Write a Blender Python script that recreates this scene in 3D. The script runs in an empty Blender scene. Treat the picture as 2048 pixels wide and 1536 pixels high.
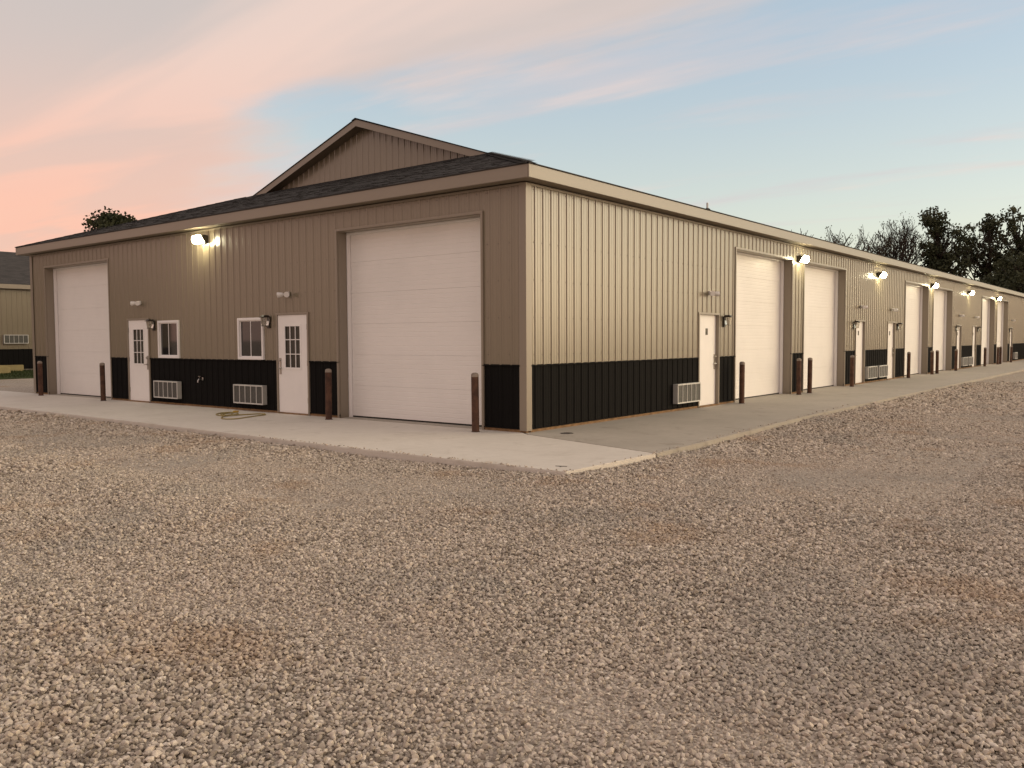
import bpy, bmesh, math, random
import numpy as np
from mathutils import Vector, Matrix

random.seed(7); np.random.seed(7)
R = math.radians
scene = bpy.context.scene
col = scene.collection

# ------------------------------------------------------------------ camera
CAM = Vector((8.374, -10.986, 1.525))
YAW, PITCH, ROLL = -0.668, -0.0525, -0.005
cam_d = bpy.data.cameras.new('camera'); cam = bpy.data.objects.new('camera', cam_d); col.objects.link(cam)
fw = Vector((math.sin(YAW)*math.cos(PITCH), math.cos(YAW)*math.cos(PITCH), math.sin(PITCH)))
rt = Vector((math.cos(YAW), -math.sin(YAW), 0)); up = rt.cross(fw)
c_, s_ = math.cos(ROLL), math.sin(ROLL)
rt, up = c_*rt + s_*up, -s_*rt + c_*up
cam.matrix_world = Matrix(((rt.x, up.x, -fw.x, CAM.x), (rt.y, up.y, -fw.y, CAM.y), (rt.z, up.z, -fw.z, CAM.z), (0, 0, 0, 1)))
cam_d.sensor_width = 36; cam_d.lens = 36*1703.7/2048
cam_d.clip_start = 0.05; cam_d.clip_end = 6000
scene.camera = cam

# ------------------------------------------------------------------ world (dusk sky with lit cloud bank)
SUN_AZ, SUN_EL = 55.0, 5.0          # degrees, clockwise from +Y
world = bpy.data.worlds.new('World'); scene.world = world; world.use_nodes = True
nt = world.node_tree; nt.nodes.clear()
def N(tree, typ, **kw):
    n = tree.nodes.new(typ)
    for k, v in kw.items(): setattr(n, k, v)
    return n
def L(tree, a, b): tree.links.new(a, b)
def vmath(tree, op, a, b=None, c=None, clamp=False):
    n = N(tree, 'ShaderNodeMath', operation=op); n.use_clamp = clamp
    for i, v in enumerate((a, b, c)):
        if v is None: continue
        if isinstance(v, (int, float)): n.inputs[i].default_value = v
        else: L(tree, v, n.inputs[i])
    return n.outputs[0]
def maprange(tree, v, a, b, c, d, smooth=True):
    n = N(tree, 'ShaderNodeMapRange'); n.interpolation_type = 'SMOOTHSTEP' if smooth else 'LINEAR'
    L(tree, v, n.inputs[0])
    for i, q in enumerate((a, b, c, d)): n.inputs[i+1].default_value = q
    return n.outputs[0]
def mixc(tree, f, a, b, blend='MIX'):
    n = N(tree, 'ShaderNodeMix', data_type='RGBA', blend_type=blend)
    if isinstance(f, (int, float)): n.inputs[0].default_value = f
    else: L(tree, f, n.inputs[0])
    for i, v in ((6, a), (7, b)):
        if isinstance(v, tuple): n.inputs[i].default_value = (*v[:3], 1)
        else: L(tree, v, n.inputs[i])
    return n.outputs[2]
def noise(tree, vec, scale, detail=4, rough=.5, dist=0.0, out=0):
    n = N(tree, 'ShaderNodeTexNoise')
    n.inputs['Scale'].default_value = scale; n.inputs['Detail'].default_value = detail
    n.inputs['Roughness'].default_value = rough; n.inputs['Distortion'].default_value = dist
    if vec is not None: L(tree, vec, n.inputs['Vector'])
    return n.outputs[out]
sky = N(nt, 'ShaderNodeTexSky', sky_type='NISHITA'); sky.sun_disc = False
sky.sun_elevation = R(SUN_EL); sky.sun_rotation = R(SUN_AZ)
sky.air_density = 1.0; sky.dust_density = 1.6; sky.ozone_density = 1.4
SKY_STRENGTH = 0.11
tc = N(nt, 'ShaderNodeTexCoord'); sep = N(nt, 'ShaderNodeSeparateXYZ'); L(nt, tc.outputs['Generated'], sep.inputs[0])
X, Y, Z = sep.outputs
zc = vmath(nt, 'MAXIMUM', Z, 0.02)
U = vmath(nt, 'DIVIDE', X, vmath(nt, 'ADD', zc, 0.02)); V = vmath(nt, 'DIVIDE', Y, vmath(nt, 'ADD', zc, 0.02))
comb = N(nt, 'ShaderNodeCombineXYZ'); L(nt, U, comb.inputs[0]); L(nt, V, comb.inputs[1])
def skymap(sx, sy, rot, off=(0, 0, 0)):
    m = N(nt, 'ShaderNodeMapping'); L(nt, comb.outputs[0], m.inputs[0])
    m.inputs['Scale'].default_value = (sx, sy, 1); m.inputs['Rotation'].default_value = (0, 0, R(rot)); m.inputs['Location'].default_value = off
    return m.outputs[0]
# high haze layer: pale lift of the blue near the horizon comes from the air itself
base = N(nt, 'ShaderNodeHueSaturation'); L(nt, sky.outputs[0], base.inputs['Color'])
base.inputs['Saturation'].default_value = 0.75; base.inputs['Value'].default_value = 1.0
# thin even veil of lit high haze over the whole dome, warmer towards the horizon
veil = mixc(nt, maprange(nt, Z, .05, .34, 0, 1), (3.3, 3.3, 2.8), (2.0, 2.45, 2.9))
clear = mixc(nt, 1.0, base.outputs[0], veil, 'ADD')
# cloud bank (left / overhead): its rim runs along v = 2.3 on the cloud plane
warp = vmath(nt, 'SUBTRACT', noise(nt, skymap(.55, 1.1, 8), 1.0, 5, .55), .5)
fine = vmath(nt, 'SUBTRACT', noise(nt, skymap(.9, 2.6, 8, (3, 1, 0)), 1.4, 5, .6), .5)
bend = vmath(nt, 'MULTIPLY', vmath(nt, 'MAXIMUM', vmath(nt, 'SUBTRACT', -2.95, U), 0.0), 0.62)
edge = vmath(nt, 'SUBTRACT', vmath(nt, 'ADD', 2.3, bend), V)
edge = vmath(nt, 'ADD', edge, vmath(nt, 'MULTIPLY', warp, 1.25))
edge = vmath(nt, 'ADD', edge, vmath(nt, 'MULTIPLY', fine, 0.35))
soft = vmath(nt, 'ADD', 1.0, vmath(nt, 'MULTIPLY', vmath(nt, 'MAXIMUM', vmath(nt, 'SUBTRACT', -2.6, U), 0.0), 0.45))
bank = maprange(nt, vmath(nt, 'DIVIDE', edge, soft), -0.14, 0.36, 0, 1)
# wispy high streaks over the rest of the sky
wn = noise(nt, skymap(.42, 1.5, 14, (1.7, 4.4, 0)), 1.15, 6, .55, .4)
wisp = maprange(nt, vmath(nt, 'ADD', wn, maprange(nt, edge, -1.5, .2, 0, .13)), .52, .76, 0, .58)
wispcol = mixc(nt, maprange(nt, noise(nt, skymap(.5, 1.6, 14, (1, 7, 0)), 1.3, 4), .45, .62, 0, 1), (4.6, 4.1, 4.15), (6.1, 4.6, 4.1))
# thickness inside the bank: lit peach rims and streaks against mauve-grey body
body = noise(nt, skymap(.34, 1.5, 10, (4.43, .1, 0)), .95, 4, .5, .5)
rim = maprange(nt, edge, 0.05, 0.75, .30, 0)
low = maprange(nt, Z, .10, .36, 1, 0)
lit = vmath(nt, 'ADD', vmath(nt, 'ADD', maprange(nt, body, .42, .64, 0, 1), rim), vmath(nt, 'MULTIPLY', low, .30), clamp=True)
greyc = mixc(nt, low, (4.15, 3.7, 3.5), (5.6, 3.7, 3.0))
peach = mixc(nt, low, (5.7, 4.4, 3.85), (6.7, 3.75, 2.8))
bankcol = mixc(nt, lit, greyc, peach)
skyc = mixc(nt, wisp, clear, wispcol)
skyc = mixc(nt, vmath(nt, 'MULTIPLY', bank, .93), skyc, bankcol)
bg = N(nt, 'ShaderNodeBackground'); bg.inputs[1].default_value = SKY_STRENGTH
L(nt, skyc, bg.inputs[0])
wo = N(nt, 'ShaderNodeOutputWorld'); L(nt, bg.outputs[0], wo.inputs[0])

# ------------------------------------------------------------------ sun (already in the haze: weak, wide, warm)
sd = bpy.data.lights.new('sun', 'SUN'); sun = bpy.data.objects.new('sun', sd); col.objects.link(sun)
sd.energy = 1.45; sd.angle = R(60); sd.color = (1.0, .84, .56)
d = Vector((math.sin(R(SUN_AZ))*math.cos(R(SUN_EL+7)), math.cos(R(SUN_AZ))*math.cos(R(SUN_EL+7)), math.sin(R(SUN_EL+7))))
sun.rotation_euler = d.to_track_quat('Z', 'Y').to_euler()

scene.view_settings.view_transform = 'Standard'; scene.view_settings.look = 'None'
scene.view_settings.gamma = 1; scene.view_settings.exposure = 0.45
scene.render.engine = 'CYCLES'
scene.cycles.max_bounces = 6

# ------------------------------------------------------------------ materials
MAT = {}
def material(name, color, rough=.5, spec=.5, metal=0.0, var=0.0, vscale=3.0, color2=None, bump=0.0, bscale=40.0, coat=0.0, stretch=(1, 1, 1)):
    m = bpy.data.materials.new(name); m.use_nodes = True
    t = m.node_tree; b = t.nodes['Principled BSDF']
    b.inputs['Roughness'].default_value = rough; b.inputs['Specular IOR Level'].default_value = spec
    b.inputs['Metallic'].default_value = metal; b.inputs['Base Color'].default_value = (*color, 1)
    b.inputs['Coat Weight'].default_value = coat
    g = N(t, 'ShaderNodeNewGeometry'); mp = N(t, 'ShaderNodeMapping'); L(t, g.outputs['Position'], mp.inputs[0])
    mp.inputs['Scale'].default_value = stretch
    if var > 0:
        n1 = noise(t, mp.outputs[0], vscale, 5, .6)
        c2 = color2 or tuple(q*(1-var) for q in color)
        f = maprange(t, n1, .35, .68, 0, 1)
        L(t, mixc(t, f, color, c2), b.inputs['Base Color'])
        L(t, maprange(t, n1, .3, .7, rough-.06, rough+.08), b.inputs['Roughness'])
    if bump > 0:
        bn = N(t, 'ShaderNodeBump'); bn.inputs['Strength'].default_value = bump; bn.inputs['Distance'].default_value = .02
        L(t, noise(t, mp.outputs[0], bscale, 4, .6), bn.inputs['Height']); L(t, bn.outputs[0], b.inputs['Normal'])
    MAT[name] = m
    return m
material('tan_steel', (.196, .166, .112), .26, 1.0)
material('tan_trim', (.245, .208, .160), .34, .7)
material('soffit_tan', (.25, .205, .155), .5, .4)
material('black_steel', (.0095, .009, .0085), .7, .06)
material('white_door', (.83, .815, .785), .42, .45, var=.04, vscale=1.1)
material('white_paint', (.86, .845, .82), .38, .5, var=.04, vscale=2)
material('white_vinyl', (.82, .81, .80), .35, .5)
material('base_timber', (.27, .165, .085), .8, .2, var=.35, vscale=6, bump=.2, bscale=30)
material('screw_metal', (.10, .085, .065), .45, .5, metal=.4)
material('brushed_steel', (.46, .44, .41), .32, .5, metal=1.0)
material('hinge_steel', (.30, .28, .25), .4, .5, metal=.8)
material('bronze', (.035, .028, .022), .45, .5)
material('dark_seal', (.02, .018, .016), .7, .3)
material('grille_frame', (.62, .615, .58), .45, .5, var=.06)
material('grille_box', (.40, .40, .37), .5, .5, var=.08)
material('grille_mesh', (.105, .105, .095), .6, .4, var=.2, vscale=25)
material('number_sign', (.16, .14, .11), .6, .3, var=.6, vscale=30, color2=(.03, .028, .025))
material('white_plastic', (.74, .72, .69), .4, .5)
material('pvc', (.66, .65, .63), .5, .4)
material('hose_rubber', (.30, .24, .085), .5, .4)
material('brass', (.60, .38, .08), .4, .5, metal=.3)
material('cast_iron', (.10, .09, .08), .7, .4)
material('bark', (.045, .036, .028), .9, .2, var=.3)
material('leaf_dark', (.026, .032, .016), .7, .2, var=.4, vscale=.7, color2=(.055, .060, .028))
material('leaf_dry', (.075, .062, .033), .75, .2, var=.4, vscale=.7, color2=(.045, .045, .026))
material('timber_pale', (.40, .33, .16), .8, .2, var=.25, vscale=3, bump=.2, bscale=18)
material('boulder', (.30, .24, .20), .85, .2, var=.3, vscale=4, bump=.4, bscale=9)
material('grass', (.045, .062, .020), .8, .2, var=.4, vscale=2)
material('stone_kerb', (.27, .24, .19), .85, .2, var=.2)

# rust bollard
m = material('rust', (.105, .052, .032), .75, .3, var=.7, vscale=7, color2=(.055, .030, .021), bump=.15, bscale=60)
material('bollard_cap', (.30, .255, .21), .9, .2, var=.3, vscale=14)

# glass
m = material('window_glass', (.020, .019, .019), .04, .75)
m = material('door_glass', (.050, .047, .038), .22, .25)
m = bpy.data.materials.new('lantern_glass'); m.use_nodes = True
b = m.node_tree.nodes['Principled BSDF']; b.inputs['Base Color'].default_value = (.8, .78, .72, 1); b.inputs['Roughness'].default_value = .12
b.inputs['Transmission Weight'].default_value = .85; b.inputs['IOR'].default_value = 1.2
MAT['lantern_glass'] = m

def lamp_material(name, strength, color):
    m = bpy.data.materials.new(name); m.use_nodes = True
    b = m.node_tree.nodes['Principled BSDF']
    b.inputs['Base Color'].default_value = (.9, .9, .85, 1); b.inputs['Roughness'].default_value = .3
    b.inputs['Emission Color'].default_value = (*color, 1); b.inputs['Emission Strength'].default_value = strength
    MAT[name] = m
lamp_material('lamp_lens', 52.0, (1.0, .90, .58))

# shingles
m = bpy.data.materials.new('shingle'); m.use_nodes = True; t = m.node_tree; b = t.nodes['Principled BSDF']
g = N(t, 'ShaderNodeNewGeometry')
rp = N(t, 'ShaderNodeValToRGB'); L(t, g.outputs['Random Per Island'], rp.inputs[0])
rp.color_ramp.elements[0].color = (.009, .0088, .0085, 1); rp.color_ramp.elements[1].color = (.030, .0285, .027, 1)
gr = noise(t, g.outputs['Position'], 160, 3, .7)
L(t, mixc(t, maprange(t, gr, .35, .7, 0, .6), rp.outputs[0], (.036, .035, .033)), b.inputs['Base Color'])
b.inputs['Roughness'].default_value = .88; b.inputs['Specular IOR Level'].default_value = .25
MAT['shingle'] = m

# shingle sheet for the slopes that only show edge-on / far away (courses too small to build)
m = bpy.data.materials.new('shingle_far'); m.use_nodes = True; t = m.node_tree; b = t.nodes['Principled BSDF']
tcn = N(t, 'ShaderNodeTexCoord'); sp = N(t, 'ShaderNodeSeparateXYZ'); L(t, tcn.outputs['Object'], sp.inputs[0])
cb = N(t, 'ShaderNodeCombineXYZ'); L(t, sp.outputs[1], cb.inputs[0]); L(t, vmath(t, 'MULTIPLY', sp.outputs[2], 3.16), cb.inputs[1])
bk = N(t, 'ShaderNodeTexBrick'); L(t, cb.outputs[0], bk.inputs['Vector'])
bk.inputs['Color1'].default_value = (.042, .040, .038, 1); bk.inputs['Color2'].default_value = (.070, .066, .062, 1); bk.inputs['Mortar'].default_value = (.02, .019, .018, 1)
bk.inputs['Scale'].default_value = 1.0; bk.inputs['Brick Width'].default_value = .32; bk.inputs['Row Height'].default_value = .143; bk.inputs['Mortar Size'].default_value = .006
L(t, mixc(t, maprange(t, noise(t, tcn.outputs['Object'], 2.2, 5, .6), .35, .7, 0, .5), bk.outputs[0], (.06, .055, .052)), b.inputs['Base Color'])
b.inputs['Roughness'].default_value = .9; b.inputs['Specular IOR Level'].default_value = .2
MAT['shingle_far'] = m

def concrete(name, c1, c2, stain):
    m = bpy.data.materials.new(name); m.use_nodes = True; t = m.node_tree; b = t.nodes['Principled BSDF']
    g = N(t, 'ShaderNodeNewGeometry'); P = g.outputs['Position']
    n1 = maprange(t, noise(t, P, .7, 6, .62), .3, .7, 0, 1); n2 = maprange(t, noise(t, P, 7, 5, .65), .35, .7, 0, 1)
    n3 = maprange(t, noise(t, P, 2.1, 6, .6, .8), .54, .72, 0, .7)
    c = mixc(t, n1, c1, c2); c = mixc(t, vmath(t, 'MULTIPLY', n2, .25), c, tuple(q*.8 for q in c2)); c = mixc(t, n3, c, stain)
    # broom-finish speckle
    sp = maprange(t, noise(t, P, 140, 2, .6), .38, .66, 0, .22); c = mixc(t, sp, c, tuple(q*.66 for q in c2))
    L(t, c, b.inputs['Base Color']); b.inputs['Roughness'].default_value = .82; b.inputs['Specular IOR Level'].default_value = .3
    bn = N(t, 'ShaderNodeBump'); bn.inputs['Strength'].default_value = .25; bn.inputs['Distance'].default_value = .004
    L(t, noise(t, P, 90, 4, .65), bn.inputs['Height']); L(t, bn.outputs[0], b.inputs['Normal'])
    MAT[name] = m
concrete('concrete_light', (.69, .645, .575), (.625, .58, .51), (.53, .485, .415))
concrete('concrete_grey', (.455, .415, .352), (.39, .355, .300), (.295, .262, .216))

# gravel: sheet (fines between and beyond the stones) and the stones
def gravel_tint(t, P, c):
    rust = maprange(t, noise(t, P, .75, 4, .6), .54, .70, 0, .48); c = mixc(t, rust, c, (.42, .285, .175))
    grey = maprange(t, noise(t, P, .55, 4, .6, .3), .50, .68, 0, .55); c = mixc(t, grey, c, (.40, .375, .335))
    pale = maprange(t, noise(t, P, .33, 3, .5), .50, .68, 0, .22); c = mixc(t, pale, c, (.62, .53, .45))
    c = mixc(t, 1.0, c, (.88, .875, .865), 'MULTIPLY')
    return c
m = bpy.data.materials.new('gravel_sheet'); m.use_nodes = True; t = m.node_tree; b = t.nodes['Principled BSDF']
g = N(t, 'ShaderNodeNewGeometry'); P = g.outputs['Position']
vo = N(t, 'ShaderNodeTexVoronoi'); L(t, P, vo.inputs['Vector']); vo.inputs['Scale'].default_value = 62
vs = N(t, 'ShaderNodeSeparateColor'); L(t, vo.outputs['Color'], vs.inputs[0])
rp = N(t, 'ShaderNodeValToRGB'); L(t, vs.outputs[0], rp.inputs[0]); E = rp.color_ramp.elements
E[0].color = (.22, .185, .150, 1); E[1].color = (.66, .585, .50, 1); e = E.new(.5); e.color = (.44, .385, .32, 1)
L(t, gravel_tint(t, P, rp.outputs[0]), b.inputs['Base Color']); b.inputs['Roughness'].default_value = .9; b.inputs['Specular IOR Level'].default_value = .2
bn = N(t, 'ShaderNodeBump'); bn.inputs['Strength'].default_value = 1.0; bn.inputs['Distance'].default_value = .012; bn.invert = True
L(t, vo.outputs['Distance'], bn.inputs['Height']); L(t, bn.outputs[0], b.inputs['Normal'])
MAT['gravel_sheet'] = m
m = bpy.data.materials.new('gravel_stone'); m.use_nodes = True; t = m.node_tree; b = t.nodes['Principled BSDF']
g = N(t, 'ShaderNodeNewGeometry'); P = g.outputs['Position']; oi = N(t, 'ShaderNodeObjectInfo')
rp = N(t, 'ShaderNodeValToRGB'); L(t, oi.outputs['Random'], rp.inputs[0]); E = rp.color_ramp.elements
E[0].color = (.16, .138, .115, 1); E[1].color = (.86, .79, .70, 1)
for pos, cc in ((.15, (.34, .295, .245)), (.40, (.54, .47, .385)), (.62, (.62, .56, .485)), (.80, (.66, .57, .48)), (.92, (.74, .66, .56))):
    e = E.new(pos); e.color = (*cc, 1)
c = gravel_tint(t, P, rp.outputs[0])
c = mixc(t, maprange(t, noise(t, P, 60, 3, .6), .38, .7, 0, .35), c, (.34, .28, .225))
L(t, c, b.inputs['Base Color']); b.inputs['Roughness'].default_value = .85; b.inputs['Specular IOR Level'].default_value = .25
MAT['gravel_stone'] = m

# ------------------------------------------------------------------ mesh helpers
class MB:
    """collects shapes; build() links them as one mesh object. T maps local (u, out, z) to space."""
    def __init__(s, T=None): s.v = []; s.f = []; s.T = T
    def add(s, vs, fs):
        o = len(s.v); s.v += [tuple(s.T(*q)) if s.T else tuple(q) for q in vs]; s.f += [tuple(i+o for i in f) for f in fs]; return s
    def box(s, a0, a1, b0, b1, c0, c1):
        vs = [(x, y, z) for z in (c0, c1) for y in (b0, b1) for x in (a0, a1)]
        return s.add(vs, [(0, 2, 3, 1), (4, 5, 7, 6), (0, 1, 5, 4), (2, 6, 7, 3), (0, 4, 6, 2), (1, 3, 7, 5)])
    def prism(s, poly, axis, lo, hi):
        """polygon in the two other axes, extruded along axis"""
        n = len(poly); vs = []
        for h in (lo, hi):
            for a, b in poly:
                vs.append({0: (h, a, b), 1: (a, h, b), 2: (a, b, h)}[axis])
        return s.add(vs, [tuple(range(n))[::-1], tuple(range(n, 2*n))] + [(i, (i+1) % n, n+(i+1) % n, n+i) for i in range(n)])
    def tube(s, pts, rads, n=8, cap=True):
        pts = [Vector(p) for p in pts]; vs = []; fs = []; up0 = None
        for i, p in enumerate(pts):
            dv = (pts[min(i+1, len(pts)-1)] - pts[max(i-1, 0)]).normalized()
            if up0 is None:
                up0 = dv.cross(Vector((0, 0, 1)) if abs(dv.z) < .9 else Vector((1, 0, 0))).normalized()
            a = (up0 - dv*up0.dot(dv)).normalized(); bq = dv.cross(a); up0 = a
            r = rads[i] if hasattr(rads, '__len__') else rads
            for k in range(n):
                th = 2*math.pi*k/n; vs.append(p + a*(r*math.cos(th)) + bq*(r*math.sin(th)))
        for i in range(len(pts)-1):
            for k in range(n):
                fs.append((i*n+k, i*n+(k+1) % n, (i+1)*n+(k+1) % n, (i+1)*n+k))
        if cap: fs += [tuple(range(n))[::-1], tuple(range(len(vs)-n, len(vs)))]
        return s.add(vs, fs)
    def lathe(s, prof, n=20, center=(0, 0, 0), axis=2):
        vs = []; fs = []
        for r, h in prof:
            for k in range(n):
                th = 2*math.pi*k/n; q = [r*math.cos(th), r*math.sin(th), h]
                if axis == 0: q = [h, q[0], q[1]]
                if axis == 1: q = [q[0], h, q[1]]
                vs.append(tuple(q[i]+center[i] for i in range(3)))
        for i in range(len(prof)-1):
            for k in range(n): fs.append((i*n+k, i*n+(k+1) % n, (i+1)*n+(k+1) % n, (i+1)*n+k))
        fs += [tuple(range(n))[::-1], tuple(range(len(vs)-n, len(vs)))]
        return s.add(vs, fs)
    def build(s, name, matname, parent=None, bevel=0.0, smooth=False, recalc=True):
        me = bpy.data.meshes.new(name); me.from_pydata(s.v, [], s.f); me.materials.append(MAT[matname])
        if recalc or bevel:
            bm = bmesh.new(); bm.from_mesh(me)
            bmesh.ops.recalc_face_normals(bm, faces=bm.faces)
            if bevel:
                ed = [e for e in bm.edges if len(e.link_faces) == 2 and e.calc_face_angle() > .6]
                bmesh.ops.bevel(bm, geom=ed, offset=bevel, segments=2, affect='EDGES', clamp_overlap=True)
            bm.to_mesh(me); bm.free()
        if smooth:
            for p in me.polygons: p.use_smooth = True
            try: me.set_sharp_from_angle(angle=R(38))
            except Exception: pass
        o = bpy.data.objects.new(name, me); col.objects.link(o); o.parent = parent
        return o
def tag(o, label=None, cat=None, group=None, kind=None):
    if label: o['label'] = label
    if cat: o['category'] = cat
    if group: o['group'] = group
    if kind: o['kind'] = kind
    return o
def empty(name, loc=(0, 0, 0), rz=0.0):
    o = bpy.data.objects.new(name, None); col.objects.link(o); o.location = loc; o.rotation_euler = (0, 0, rz); o.empty_display_size = .2
    return o
def copy_tree(o, parent=None):
    c = o.copy(); col.objects.link(c); c.parent = parent
    for ch in list(o.children): copy_tree(ch, c)
    return c

# ------------------------------------------------------------------ dimensions of the barn
W, LEN = 18.195, 62.0          # gable end width, side length
OV = 0.27                      # eave overhang
EB, ET = 4.05, 4.27            # fascia bottom / top
WN = 1.094                     # wainscot top
HT = 3.625                     # head of overhead door openings
MD = 2.05                      # head of entry doors
PITCHR = 1/3
D = 3.6576
PER, AL, GAP = 15.562, 8.154, .942
RIB = 0.2286

def TL(u, o, z): return (u, -o, z)      # gable end: u = world x, out = -y
def TR(u, o, z): return (o, u, z)       # long side: u = world y, out = +x

# ------------------------------------------------------------------ ground
def gh(x, y):
    """gravel height"""
    x = np.asarray(x, float); y = np.asarray(y, float)
    h = -.082 + .010*np.sin(x*.9+1.3)*np.sin(y*.7+.4) + .007*np.sin(x*2.1-y*1.7) + .005*np.sin(x*.5+y*2.9+2)
    # wheel track curving past the front apron
    dd = y - (-5.3 - .035*(x+6)); h = h - .022*np.exp(-(dd/.28)**2)*(x < 2) - .020*np.exp(-((dd+1.65)/.30)**2)*(x < 1)
    dx = x - 6.3; h = h - .016*np.exp(-(dx/.3)**2) - .016*np.exp(-((dx-1.7)/.3)**2)
    cd = np.hypot(x-2.8, y+3.0); h = h + .030*np.exp(-(cd/.8)**2)
    far = np.clip((np.hypot(x-8, y+11)-30)/30, 0, 1); h = h*(1-far) + far*(-.08)
    return np.minimum(h, -.012)
gx = np.concatenate([[-2500, -700, -250, -110, -60, -38], np.arange(-28, 24.1, .25), [34, 60, 120, 300, 800, 2500]])
gy = np.concatenate([[-2500, -700, -200, -60, -26], np.arange(-15, 30.1, .25), np.arange(31, 66, 1.5), [80, 120, 250, 700, 2500]])
GX, GY = np.meshgrid(gx, gy); GZ = gh(GX, GY)
nx, ny = len(gx), len(gy)
idx = np.arange(nx*ny).reshape(ny, nx)
fcs = np.stack([idx[:-1, :-1], idx[:-1, 1:], idx[1:, 1:], idx[1:, :-1]], -1).reshape(-1, 4)
me = bpy.data.meshes.new('gravel_yard'); me.from_pydata(np.stack([GX, GY, GZ], -1).reshape(-1, 3).tolist(), [], fcs.tolist()); me.materials.append(MAT['gravel_sheet'])
for p in me.polygons: p.use_smooth = True
o = bpy.data.objects.new('gravel_yard', me); col.objects.link(o); tag(o, kind='structure')

# concrete aprons
FRONT = [(-26.5, .0), (-26.5, -2.62), (-13.5, -2.72), (-6.6, -2.82), (-.8, -3.0), (2.84, -2.98), (2.90, -.96), (.15, -.17), (-.06, .0)]
SIDE = [(-.06, .02), (.156, -.160), (2.905, -.950), (2.86, .6), (2.80, 2.0), (2.64, 5.4), (2.58, 15.5), (2.50, 36), (2.45, 66), (-.06, 66)]
def slab(name, poly, mat, bev=.012):
    mb = MB(); mb.prism(poly, 2, -.16, 0.0)
    o = mb.build(name, mat, None, bevel=bev); tag(o, kind='structure'); return o
slab('front_apron', FRONT, 'concrete_light'); slab('side_apron', SIDE, 'concrete_grey')

# ------------------------------------------------------------------ barn
barn = empty('storage_barn'); tag(barn, 'long tan metal storage building with black wainscot and white overhead doors', 'building')
# openings: (u0, u1, z1)
OP_L = [(-.925-D, -.925, HT), (-W+.925, -W+.925+D, HT)]
MAN_L = [(-6.505, -5.535), (-W+5.535, -W+6.505)]
WIN_L = [(-7.905, -6.985), (-W+6.985, -W+7.905)]
OP_R = []; 
for k in range(3):
    OP_R += [(AL+k*PER, AL+k*PER+D, HT), (AL+k*PER+D+GAP, AL+k*PER+2*D+GAP, HT)]
MAN_R = [(6.242, 7.207), (17.568, 18.533), (21.334, 22.299), (17.568+PER, 18.533+PER), (21.334+PER, 22.299+PER), (17.4+2*PER, 18.365+2*PER)]
FR = .045     # entry-door frame width outside the leaf

def profile(u0, u1, off):
    """rib profile points (u, out) between u0 and u1; ribs at off + k*RIB"""
    pts = []
    k0 = math.floor((u0-off)/RIB)-1; k1 = math.ceil((u1-off)/RIB)+1
    for k in range(k0, k1+1):
        c = off + k*RIB
        for du, h in ((-.029, .0), (-.012, .0165), (.012, .0165), (.029, 0)): pts.append((c+du, h))
        for q in (1/3, 2/3):
            m_ = c + RIB*q
            for du, h in ((-.011, 0), (-.004, .0035), (.004, .0035), (.011, 0)): pts.append((m_+du, h))
    us = [p[0] for p in pts]; hs = [p[1] for p in pts]
    f = lambda u: float(np.interp(u, us, hs))
    return [(u0, f(u0))] + [p for p in pts if u0 + 1e-4 < p[0] < u1 - 1e-4] + [(u1, f(u1))]
def wall_panels(T, u_lo, u_hi, z0, z1, off, openings, matname, parent, name, out0=.004):
    """36-inch sheets, notched round openings; one object per sheet"""
    k = math.floor((u_lo - off)/(4*RIB))
    edges = []
    while off + k*4*RIB - .03 < u_hi:
        edges.append(off + k*4*RIB - .034); k += 1
    edges.append(u_hi)
    edges[0] = u_lo
    edges = [e for e in edges if u_lo <= e <= u_hi]
    for a, b_ in zip(edges[:-1], edges[1:]):
        if b_ - a < .01: continue
        cuts = sorted({a, b_} | {q for op in openings for q in op[:2] if a < q < b_})
        mb = MB(T)
        for c0, c1 in zip(cuts[:-1], cuts[1:]):
            if c1 - c0 < .004: continue
            mid = (c0+c1)/2; spans = [(z0, z1)]
            for op in openings:
                if op[0] < mid < op[1]:
                    lo, hi = op[2], op[3]; new = []
                    for s0, s1 in spans:
                        if hi <= s0 or lo >= s1: new.append((s0, s1)); continue
                        if lo > s0 + .01: new.append((s0, lo))
                        if hi < s1 - .01: new.append((hi, s1))
                    spans = new
            for s0, s1 in spans:
                pr = profile(c0, c1, off); n = len(pr)
                vs = [(u, out0+h, s0) for u, h in pr] + [(u, out0+h, s1) for u, h in pr]
                mb.add(vs, [(i, i+1, n+i+1, n+i) for i in range(n-1)])
        if mb.f: mb.build(name, matname, parent, recalc=False)

OPN_L = [(a, b_, -.1, c+.0) for a, b_, c in OP_L] + [(a-FR, b_+FR, -.1, MD+FR) for a, b_ in MAN_L] + [(a+.02, b_-.02, 1.13, 2.0) for a, b_ in WIN_L]
OPN_R = [(a, b_, -.1, c) for a, b_, c in OP_R] + [(a-FR, b_+FR, -.1, MD+FR) for a, b_ in MAN_R]

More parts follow.
